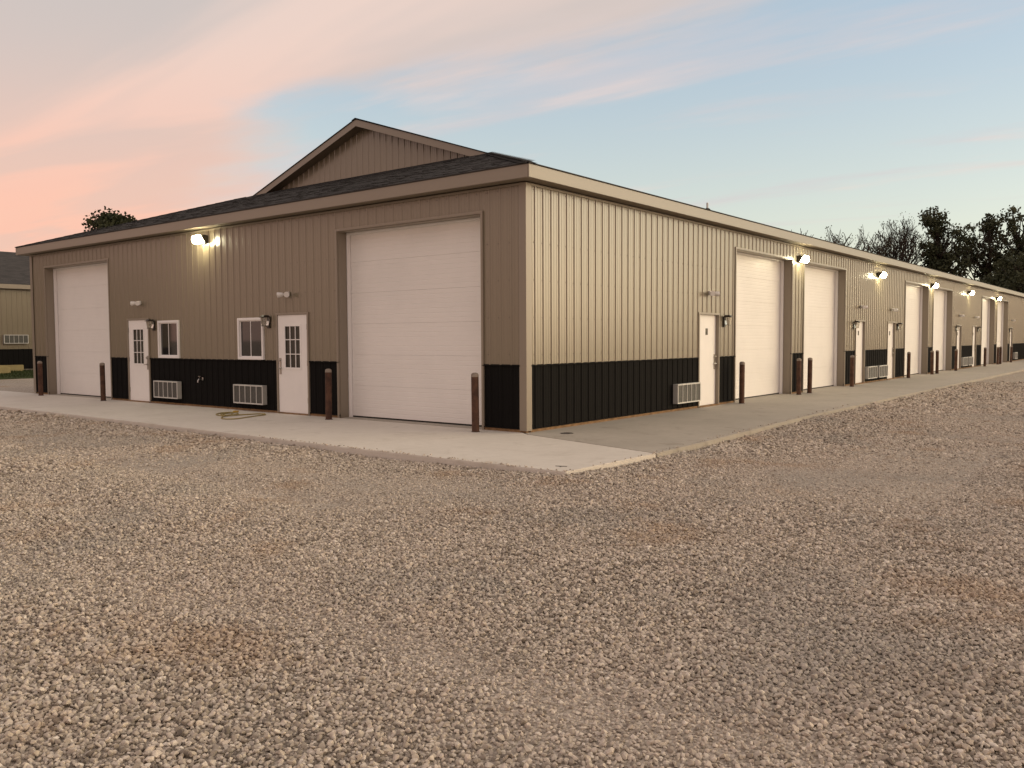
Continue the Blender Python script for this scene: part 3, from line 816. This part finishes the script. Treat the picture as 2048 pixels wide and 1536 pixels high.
P_ = [Vector(p) for p in pts]; sm = []
for i in range(len(P_)-1):
    p0, p1, p2, p3 = P_[max(i-1, 0)], P_[i], P_[i+1], P_[min(i+2, len(P_)-1)]
    for q in range(4):
        t_ = q/4; sm.append(.5*((2*p1)+(p2-p0)*t_+(2*p0-5*p1+4*p2-p3)*t_*t_+(3*p1-p0-3*p2+p3)*t_**3))
sm.append(P_[-1])
for v in sm: v.z = max(v.z, .0125)
MB().tube(sm, .0115, 8).build('tubing', 'hose_rubber', hs, smooth=True)
MB().tube([(-.62, .385, .022), (-.61, .44, .022), (-.60, .50, .022)], [.018, .021, .017], 10).build('coupling', 'brass', hs, smooth=True)
tag(hs, 'yellowish garden hose lying loosely coiled on the concrete by the wall', 'hose')

# ------------------------------------------------------------------ gravel stones (uncountable): instanced chips in the part of the yard near the camera
def stone_mesh(i):
    rg = random.Random(100+i); bm = bmesh.new()
    sx, sy, sz = rg.uniform(.85, 1.25), rg.uniform(.7, 1.0), rg.uniform(.5, .8)
    for _ in range(15):
        v = Vector((rg.gauss(0, 1), rg.gauss(0, 1), rg.gauss(0, 1))).normalized()*rg.uniform(.86, 1.08)
        bm.verts.new((v.x*sx, v.y*sy, v.z*sz))
    bmesh.ops.convex_hull(bm, input=bm.verts)
    for v in [v for v in bm.verts if not v.link_faces]: bm.verts.remove(v)
    bmesh.ops.bevel(bm, geom=list(bm.edges), offset=.10, segments=1, affect='EDGES', clamp_overlap=True)
    me = bpy.data.meshes.new('stone_chip'); bm.to_mesh(me); bm.free(); me.materials.append(MAT['gravel_stone'])
    return bpy.data.objects.new('stone_chip', me)
stones = [stone_mesh(i) for i in range(9)]
from math import atan2
def inside(poly, x, y):
    r = np.zeros(x.shape, bool); n = len(poly)
    for i in range(n):
        x0, y0 = poly[i]; x1, y1 = poly[(i+1) % n]
        c = ((y0 > y) != (y1 > y)); xi = (x1-x0)*(y-y0)/((y1-y0) if y1 != y0 else 1e-9)+x0
        r ^= c & (x < xi)
    return r
def shrink(poly, d): 
    c = np.mean(poly, 0); return poly
def loose(x, y):
    """1 = loose stones, 0 = driven-in lane"""
    w = .35*np.sin(x*.8+1.1) + .25*np.sin(x*1.9+y*1.3) + .2*np.sin(y*2.3-x*.6+.7)
    lane = np.exp(-((y+4.9+w*.5)/1.25)**4)*(1/(1+np.exp((x-3.4)*2)))
    lane = np.maximum(lane, np.exp(-((x-5.6+w*.5)/1.7)**4)*(1/(1+np.exp(-(y+3.2)*1.5))))
    trk = np.exp(-((y+8.2-.12*(x-4)+w*.3)/.22)**2)*.8
    patch = np.clip(.5 + .5*np.sin(x*1.13+2*np.sin(y*.71))*np.sin(y*1.37+1.5*np.sin(x*.53)), 0, 1)
    return np.clip(1 - .50*lane - trk*.38 - .30*patch, 0, 1)
pc = []
rs = np.random.RandomState(5)
for r0, r1, spc, rad in ((1.2, 7, .0195, .0122), (7, 12, .0240, .0138), (12, 20, .038, .0205), (20, 34, .064, .033)):
    xs = np.arange(-26, 30, spc); ys = np.arange(-16, 26, spc)
    # work in strips to keep memory low
    for ychunk in np.array_split(ys, 12):
        A, B = np.meshgrid(xs, ychunk); A = A.ravel() + rs.uniform(-.55, .55, A.size)*spc; B = B.ravel() + rs.uniform(-.55, .55, B.size)*spc
        dx, dy = A-CAM.x, B-CAM.y; rr_ = np.hypot(dx, dy); az = np.arctan2(dx, dy)-YAW
        az = (az+np.pi) % (2*np.pi)-np.pi
        k = (rr_ >= r0) & (rr_ < r1) & (np.abs(az) < R(37))
        A, B = A[k], B[k]
        k = ~(inside(FRONT, A, B) | inside(SIDE, A, B)); A, B = A[k], B[k]
        k = ~((A < .1) & (B > -.1)); A, B = A[k], B[k]
        s = rad*np.clip(np.exp(rs.normal(0, .33, A.size)), .45, 1.8); lo_ = loose(A, B); s = s*(.60+.40*lo_); z = gh(A, B) + s*(rs.uniform(-.1, .8, A.size)*(.35+.65*lo_) - .25*(1-lo_)) + .008*(lo_-.5)
        pc.append(np.stack([A, B, z, s], 1))
# a few strays kicked up onto the edge of the apron
for _ in range(420):
    if random.random() < .6:
        x = random.uniform(-3.5, 2.9); y = -3.0 + abs(random.gauss(0, .06)); 
    else: y = random.uniform(-2.9, 9); x = 2.9 - max(0, y+1)*.045 - abs(random.gauss(0, .05))
    if inside(FRONT, np.array([x]), np.array([y]))[0] or inside(SIDE, np.array([x]), np.array([y]))[0]:
        s = random.uniform(.008, .015); pc.append(np.array([[x, y, s*.45, s]]))
pc = np.concatenate(pc)
n = len(pc); print('stones', n)
me = bpy.data.meshes.new('gravel_stones'); me.vertices.add(n); me.vertices.foreach_set('co', pc[:, :3].astype(np.float32).ravel())
at = me.attributes.new('size', 'FLOAT', 'POINT'); at.data.foreach_set('value', pc[:, 3].astype(np.float32))
rot = np.stack([rs.normal(0, .5, n), rs.normal(0, .5, n), rs.uniform(0, 6.283, n)], 1)
at = me.attributes.new('turn', 'FLOAT_VECTOR', 'POINT'); at.data.foreach_set('vector', rot.astype(np.float32).ravel())
at = me.attributes.new('pick', 'INT', 'POINT'); at.data.foreach_set('value', rs.randint(0, len(stones), n).astype(np.int32))
me.materials.append(MAT['gravel_stone'])
gso = bpy.data.objects.new('gravel_stones', me); col.objects.link(gso)
tag(gso, 'loose crushed limestone gravel covering the yard in front', 'gravel', kind='stuff')
ng = bpy.data.node_groups.new('scatter_stones', 'GeometryNodeTree')
ng.interface.new_socket('Geometry', in_out='INPUT', socket_type='NodeSocketGeometry'); ng.interface.new_socket('Geometry', in_out='OUTPUT', socket_type='NodeSocketGeometry')
gi = ng.nodes.new('NodeGroupInput'); go = ng.nodes.new('NodeGroupOutput')
jn = ng.nodes.new('GeometryNodeJoinGeometry')
for so in reversed(stones):
    on = ng.nodes.new('GeometryNodeObjectInfo'); on.inputs['Object'].default_value = so; on.inputs['As Instance'].default_value = True
    ng.links.new(on.outputs['Geometry'], jn.inputs[0])
iop = ng.nodes.new('GeometryNodeInstanceOnPoints'); iop.inputs['Pick Instance'].default_value = True
def attr(nm, dt):
    a = ng.nodes.new('GeometryNodeInputNamedAttribute'); a.data_type = dt; a.inputs['Name'].default_value = nm; return a.outputs['Attribute']
ng.links.new(gi.outputs[0], iop.inputs['Points']); ng.links.new(jn.outputs[0], iop.inputs['Instance'])
ng.links.new(attr('pick', 'INT'), iop.inputs['Instance Index'])
e2r = ng.nodes.new('FunctionNodeEulerToRotation'); ng.links.new(attr('turn', 'FLOAT_VECTOR'), e2r.inputs[0]); ng.links.new(e2r.outputs[0], iop.inputs['Rotation'])
ng.links.new(attr('size', 'FLOAT'), iop.inputs['Scale'])
ng.links.new(iop.outputs[0], go.inputs[0])
md = gso.modifiers.new('scatter', 'NODES'); md.node_group = ng

# ------------------------------------------------------------------ neighbouring building at the far left
BX, BY0, BY1 = -34.9, -14.0, 22.0
nb = empty('neighbour_barn', (0, 0, 0)); tag(nb, 'second tan metal building with black wainscot at the far left edge', 'building')
TB = lambda u, o, z: (BX+o, u, z)
nw = MB(TB).box(BY0, BY1, -.16, -.012, -.1, 4.05).build('side_wall', 'base_timber', nb)
wall_panels(TB, 2.0, 12.0, 1.17, 4.04, .05, [], 'tan_steel', nw, 'wall_panel')
wall_panels(TB, 2.0, 12.0, -.06, 1.166, .05, [], 'black_steel', nw, 'wainscot_panel', .002)
MB(TB).box(BY0, 1.99, -.011, .004, 1.17, 4.04).build('wall_sheet', 'tan_steel', nw); MB(TB).box(12.01, BY1, -.011, .004, 1.17, 4.04).build('wall_sheet', 'tan_steel', nw)
MB(TB).box(BY0, 1.99, -.011, .004, -.06, 1.166).build('wall_sheet', 'black_steel', nw); MB(TB).box(12.01, BY1, -.011, .004, -.06, 1.166).build('wall_sheet', 'black_steel', nw)
MB(TB).box(BY0, BY1, .02, .034, 1.155, 1.18).build('wainscot_cap', 'black_steel', nw)
rf = MB(TB); rf.prism([(.30, 4.22), (-5.9, 6.29), (-12.1, 4.22), (-12.1, 4.15), (-5.9, 6.22), (.30, 4.15)], 0, BY0-.3, BY1+.3)
nr = rf.build('roof', 'shingle_far', nb)
MB(TB).box(BY0-.3, BY1+.3, .28, .305, 4.0, 4.20).build('fascia', 'tan_trim', nr); MB(TB).box(BY0-.3, BY1+.3, .0, .28, 4.04, 4.05).build('soffit', 'soffit_tan', nr)
MB(TB).box(BY0, BY1, -12.0, -11.9, -.1, 4.05).build('rear_wall', 'tan_steel', nb)
for u in (BY0, BY1-.1): MB(TB).prism([(-.17, -.1), (-11.9, -.1), (-11.9, 4.1), (-5.9, 6.1), (-.17, 4.1)], 0, u, u+.1).build('end_wall', 'tan_steel', nb)
o = copy_tree(ac0); o.location = (BX+.023, 5.55, 1.44); o.rotation_euler = (0, 0, 0)
tag(o, 'white framed grille on the tan wall of the building at the far left', 'air conditioner', ACF)

# grass strip, kerb, timbers and boulder in front of it
gm = MB(); gm.prism([(BX+.05, -.2), (-31.2, -.2), (-31.2, -.045), (-32.2, .03), (BX+.05, .19)], 1, -14, 22)
tag(gm.build('lawn_strip', 'grass', None), kind='structure')
rg = random.Random(11); gr_ = MB()
for _ in range(9000):
    x = rg.uniform(BX+.1, -31.4); y = rg.uniform(-1, 12); h = rg.uniform(.04, .11); a = rg.uniform(0, 6.28); w = .012; lx, ly = rg.uniform(-.04, .04), rg.uniform(-.04, .04)
    zg = float(np.interp(x, [BX, -32.2, -31.2], [.185, .025, -.05])); gr_.add([(x-w*math.cos(a), y-w*math.sin(a), zg), (x+w*math.cos(a), y+w*math.sin(a), zg), (x+lx, y+ly, zg+h)], [(0, 1, 2)])
tag(gr_.build('lawn_grass', 'grass', None, recalc=False), 'strip of short dark grass at the foot of the far left building', 'grass', kind='stuff')
MB_k = MB().box(BX+.06, BX+.30, -14, 22, -.1, .235); tag(MB_k.build('stone_edging', 'stone_kerb', None, bevel=.01), 'pale edging strip along the foot of the far left building', 'edging')
def timber(loc, rz, l, w, h, lab):
    r = MB().box(-l/2, l/2, -w/2, w/2, 0, h).build('landscape_timber', 'timber_pale', None, bevel=.02)
    r.location = loc; r.rotation_euler[2] = rz; tag(r, lab, 'timber', 'timbers on the grass')
timber((-34.35, 4.55, .155), R(90), 3.2, .26, .29, 'pale squared timber lying on the grass below the far left grille')
timber((-33.4, 3.75, .095), R(90), 2.9, .30, .30, 'second pale timber at the very left edge, in front of the other')
bm = bmesh.new(); bmesh.ops.create_icosphere(bm, subdivisions=3, radius=.5)
for v in bm.verts:
    nrm = v.co.normalized(); f = 1 + .12*math.sin(nrm.x*5+1)*math.cos(nrm.y*4) + .08*math.sin(nrm.z*9+nrm.x*6)
    v.co = Vector((nrm.x*.26*f, nrm.y*.27*f, nrm.z*.24*f))
me = bpy.data.meshes.new('boulder'); bm.to_mesh(me); bm.free(); me.materials.append(MAT['boulder'])
o = bpy.data.objects.new('boulder', me); col.objects.link(o); o.location = (-34.1, 7.02, .34); tag(o, 'pinkish boulder on the grass beside the left end of the main building', 'boulder')

# ------------------------------------------------------------------ trees
def leafset(mb, c, rad, n, size, rg, flat=1.0):
    for _ in range(n):
        v = Vector((rg.gauss(0, 1), rg.gauss(0, 1), rg.gauss(0, 1)*flat)); v = v.normalized()*(rg.random()**.45)*rad
        p = c + v; a = Vector((rg.gauss(0, 1), rg.gauss(0, 1), rg.gauss(0, 1))).normalized(); b_ = a.orthogonal().normalized()
        s = size*rg.uniform(.6, 1.3)
        mb.add([p-a*s*.5, p+b_*s*.32, p+a*s*.5, p-b_*s*.32], [(0, 1, 2, 3)])
def branch(mb, tips, p, dv, l, r, depth, rg, spread=.55, upw=.25):
    pts = [p]; q = p.copy(); d_ = dv.copy(); nseg = 3
    for i in range(nseg):
        d_ = (d_ + Vector((rg.gauss(0, .16), rg.gauss(0, .16), rg.gauss(0, .10)+.04))).normalized(); q = q + d_*(l/nseg); pts.append(q.copy())
    r = max(r, .022); mb.tube(pts, [r, r*.88, r*.76, r*.62], 5 if depth > 1 else 4, cap=False)
    if depth == 0: tips.append(q); return
    for i in range(rg.choice((2, 3, 3))):
        nd = (d_ + Vector((rg.gauss(0, spread), rg.gauss(0, spread), rg.gauss(0, spread*.7)+upw))).normalized()
        branch(mb, tips, pts[rg.choice((2, 3, 3))] if i else q, nd, l*rg.uniform(.62, .82), r*.60, depth-1, rg, spread, upw)
def bare_tree(name, loc, h, seed, leaves, lab, leafmat='leaf_dry', lsize=.22, depth=5, spread=.42, grp='trees beyond the building'):
    rg = random.Random(seed); r = empty(name, loc); tr = MB(); tips = []
    tr.tube([(0, 0, -.2), (rg.uniform(-.1, .1), 0, h*.15), (rg.uniform(-.2, .2), rg.uniform(-.2, .2), h*.32)], [h*.024, h*.019, h*.016], 8)
    top = Vector(tr.v[-4]); top = Vector((sum(v[0] for v in tr.v[-8:])/8, sum(v[1] for v in tr.v[-8:])/8, h*.315))
    for i in range(4):
        a = i*1.57+rg.uniform(-.5, .5)
        branch(tr, tips, top - Vector((0, 0, rg.uniform(0, h*.08))), Vector((math.cos(a)*.45, math.sin(a)*.45, 1)).normalized(), h*.20, h*.012, depth-1, rg, spread, .30)
    tr.build('trunk', 'bark', r, recalc=False)
    lf = MB()
    for tp in tips:
        if rg.random() < leaves: leafset(lf, tp, h*.03, rg.randint(2, 6), lsize*.75, rg)
    if lf.f: lf.build('crown', leafmat, r, recalc=False)
    k = h/max(v[2] for v in tr.v); r.scale = (k, k, k)
    tag(r, lab, 'tree', grp); return r
def leafy_tree(name, loc, h, lobes, seed, nclump, lab, leafmat='leaf_dark', per=70, csize=.10, lsize=.30, grp='trees beyond the building'):
    """lobes: (x, y, z, rx, ry, rz) in units of the height"""
    rg = random.Random(seed); r = empty(name, loc); tr = MB(); lf = MB()
    tr.tube([(0, 0, -.2), (0, 0, h*.2), (h*.01, 0, h*.5), (0, 0, h*.8)], [h*.026, h*.02, h*.013, h*.004], 8)
    tot = sum(l[3]*l[5] for l in lobes)
    for (x, y, z, rx, ry, rz) in lobes:
        for _ in range(max(3, int(nclump*rx*rz/tot))):
            v = Vector((rg.gauss(0, 1), rg.gauss(0, 1), rg.gauss(0, 1))).normalized()*(rg.random()**.36)
            c = Vector(((x+v.x*rx)*h, (y+v.y*ry)*h, (z+v.z*rz)*h)); cr = h*csize*rg.uniform(.45, 1.0)
            leafset(lf, c, cr, int(per*rg.uniform(.5, 1.2)*(cr/(h*csize))**1.4)+4, lsize, rg, .75)
            s = Vector((0, 0, max(h*.15, min(h*.75, c.z - abs(c.x)*.8 - h*.06)))); m_ = (s+c)/2 + Vector((rg.gauss(0, .02)*h, rg.gauss(0, .02)*h, -.01*h))
            tr.tube([s, m_, c], [h*.006, h*.0042, h*.0015], 4, cap=False)
    tr.build('trunk', 'bark', r, recalc=False); lf.build('crown', leafmat, r, recalc=False)
    k = h/np.percentile([v[2] for v in lf.v], 99.8); r.scale = (k, k, k)
    tag(r, lab, 'tree', grp); return r
def at(px, dist):
    """ground spot seen at image column px, dist metres from the camera"""
    a = (px-1024)/1703.7; dv = Vector((rt.x*a+fw.x, rt.y*a+fw.y, 0)).normalized()
    return (CAM.x+dv.x*dist, CAM.y+dv.y*dist, -.1)
def hgt(py, px, dist):
    a = (px-1024)/1703.7; b_ = -(py-768)/1703.7; v = rt*a+up*b_+fw
    return CAM.z + .1 + dist*v.z/math.hypot(v.x, v.y)
G2 = 'trees beyond the building'
def bare(px, py, dist, seed, leaves, lab, **k): return bare_tree('bare_tree', at(px, dist), hgt(py, px, dist)*k.pop('hs', 1.0), seed, leaves, lab, **k)
bare(1604, 458, 92, 21, .1, 'tip of a bare tree just showing above the roof edge', depth=4)
bare(1672, 462, 96, 4, .3, 'thin sparsely leaved tree at the left end of the row behind the roof', depth=5)
bare(1708, 455, 99, 5, .3, 'thin sparse tree, second from the left behind the roof', depth=5)
bare(1748, 470, 94, 9, .4, 'low sparse tree between the two bare tree groups', depth=5)
bare(1786, 438, 97, 12, .14, 'tall bare branching tree left of the dark evergreen', depth=6, spread=.40)
bare(1822, 445, 98, 31, .10, 'bare branching tree right against the dark evergreen', depth=5, spread=.36)
bare(1930, 445, 100, 44, .10, 'bare tree with forked limbs right of the dark evergreen', depth=6, spread=.38)
d_ = 96
leafy_tree('evergreen_tree', at(1868, d_), hgt(416, 1868, d_), [(-.01, 0, .86, .085, .085, .14), (-.02, 0, .66, .10, .10, .16), (.01, 0, .46, .12, .12, .18), (.155, 0, .78, .075, .07, .07), (.13, 0, .60, .09, .08, .10), (.0, 0, .30, .10, .10, .14)], 3, 150, 'tall dense dark tree with a side lobe, tallest of the row', per=85, csize=.055)
d_ = 98
leafy_tree('leafy_tree', at(1972, d_), hgt(428, 1972, d_), [(.0, 0, .86, .08, .08, .11), (-.07, 0, .66, .12, .12, .13), (.08, 0, .56, .13, .12, .14), (0, 0, .34, .18, .16, .14)], 8, 130, 'dark leafy tree, left one of the pair at the right edge', per=75, csize=.055)
leafy_tree('leafy_tree', at(2030, d_), hgt(417, 2023, d_), [(-.04, 0, .90, .06, .06, .09), (-.06, 0, .74, .10, .1, .12), (.10, 0, .76, .09, .1, .12), (.04, 0, .56, .17, .16, .17), (0, 0, .32, .24, .2, .16)], 17, 160, 'dark leafy tree cut by the right edge of the view', per=75, csize=.055)
d_ = 90
leafy_tree('leafy_tree', at(2030, d_), hgt(505, 2030, d_), [(0, 0, .60, .42, .3, .36), (-.35, 0, .42, .25, .2, .28), (.4, 0, .5, .25, .2, .3)], 23, 190, 'broad dark bushy tree low behind the far end of the roof', per=100, csize=.11)
d_ = 120
leafy_tree('leafy_tree', at(2130, d_), hgt(430, 2130, d_), [(0, 0, .75, .2, .18, .22), (0, 0, .45, .28, .25, .2)], 29, 120, 'dark leafy tree standing beyond the right edge trees', per=70, csize=.07)
d_ = 78
leafy_tree('leafy_tree', at(232, d_), hgt(425, 232, d_), [(0, 0, .80, .15, .15, .16), (.10, 0, .72, .12, .12, .12), (-.08, 0, .70, .14, .12, .12), (0, 0, .50, .2, .2, .2)], 41, 230, 'round dark tree showing above the roof at the left', per=90, csize=.07, grp='trees behind the left roof')
leafy_tree('leafy_tree', at(278, d_+6), hgt(436, 278, d_+6), [(0, 0, .82, .10, .1, .16), (0, 0, .55, .16, .16, .2)], 43, 90, 'smaller tree tip just right of the round one at the left', per=70, csize=.06, grp='trees behind the left roof')
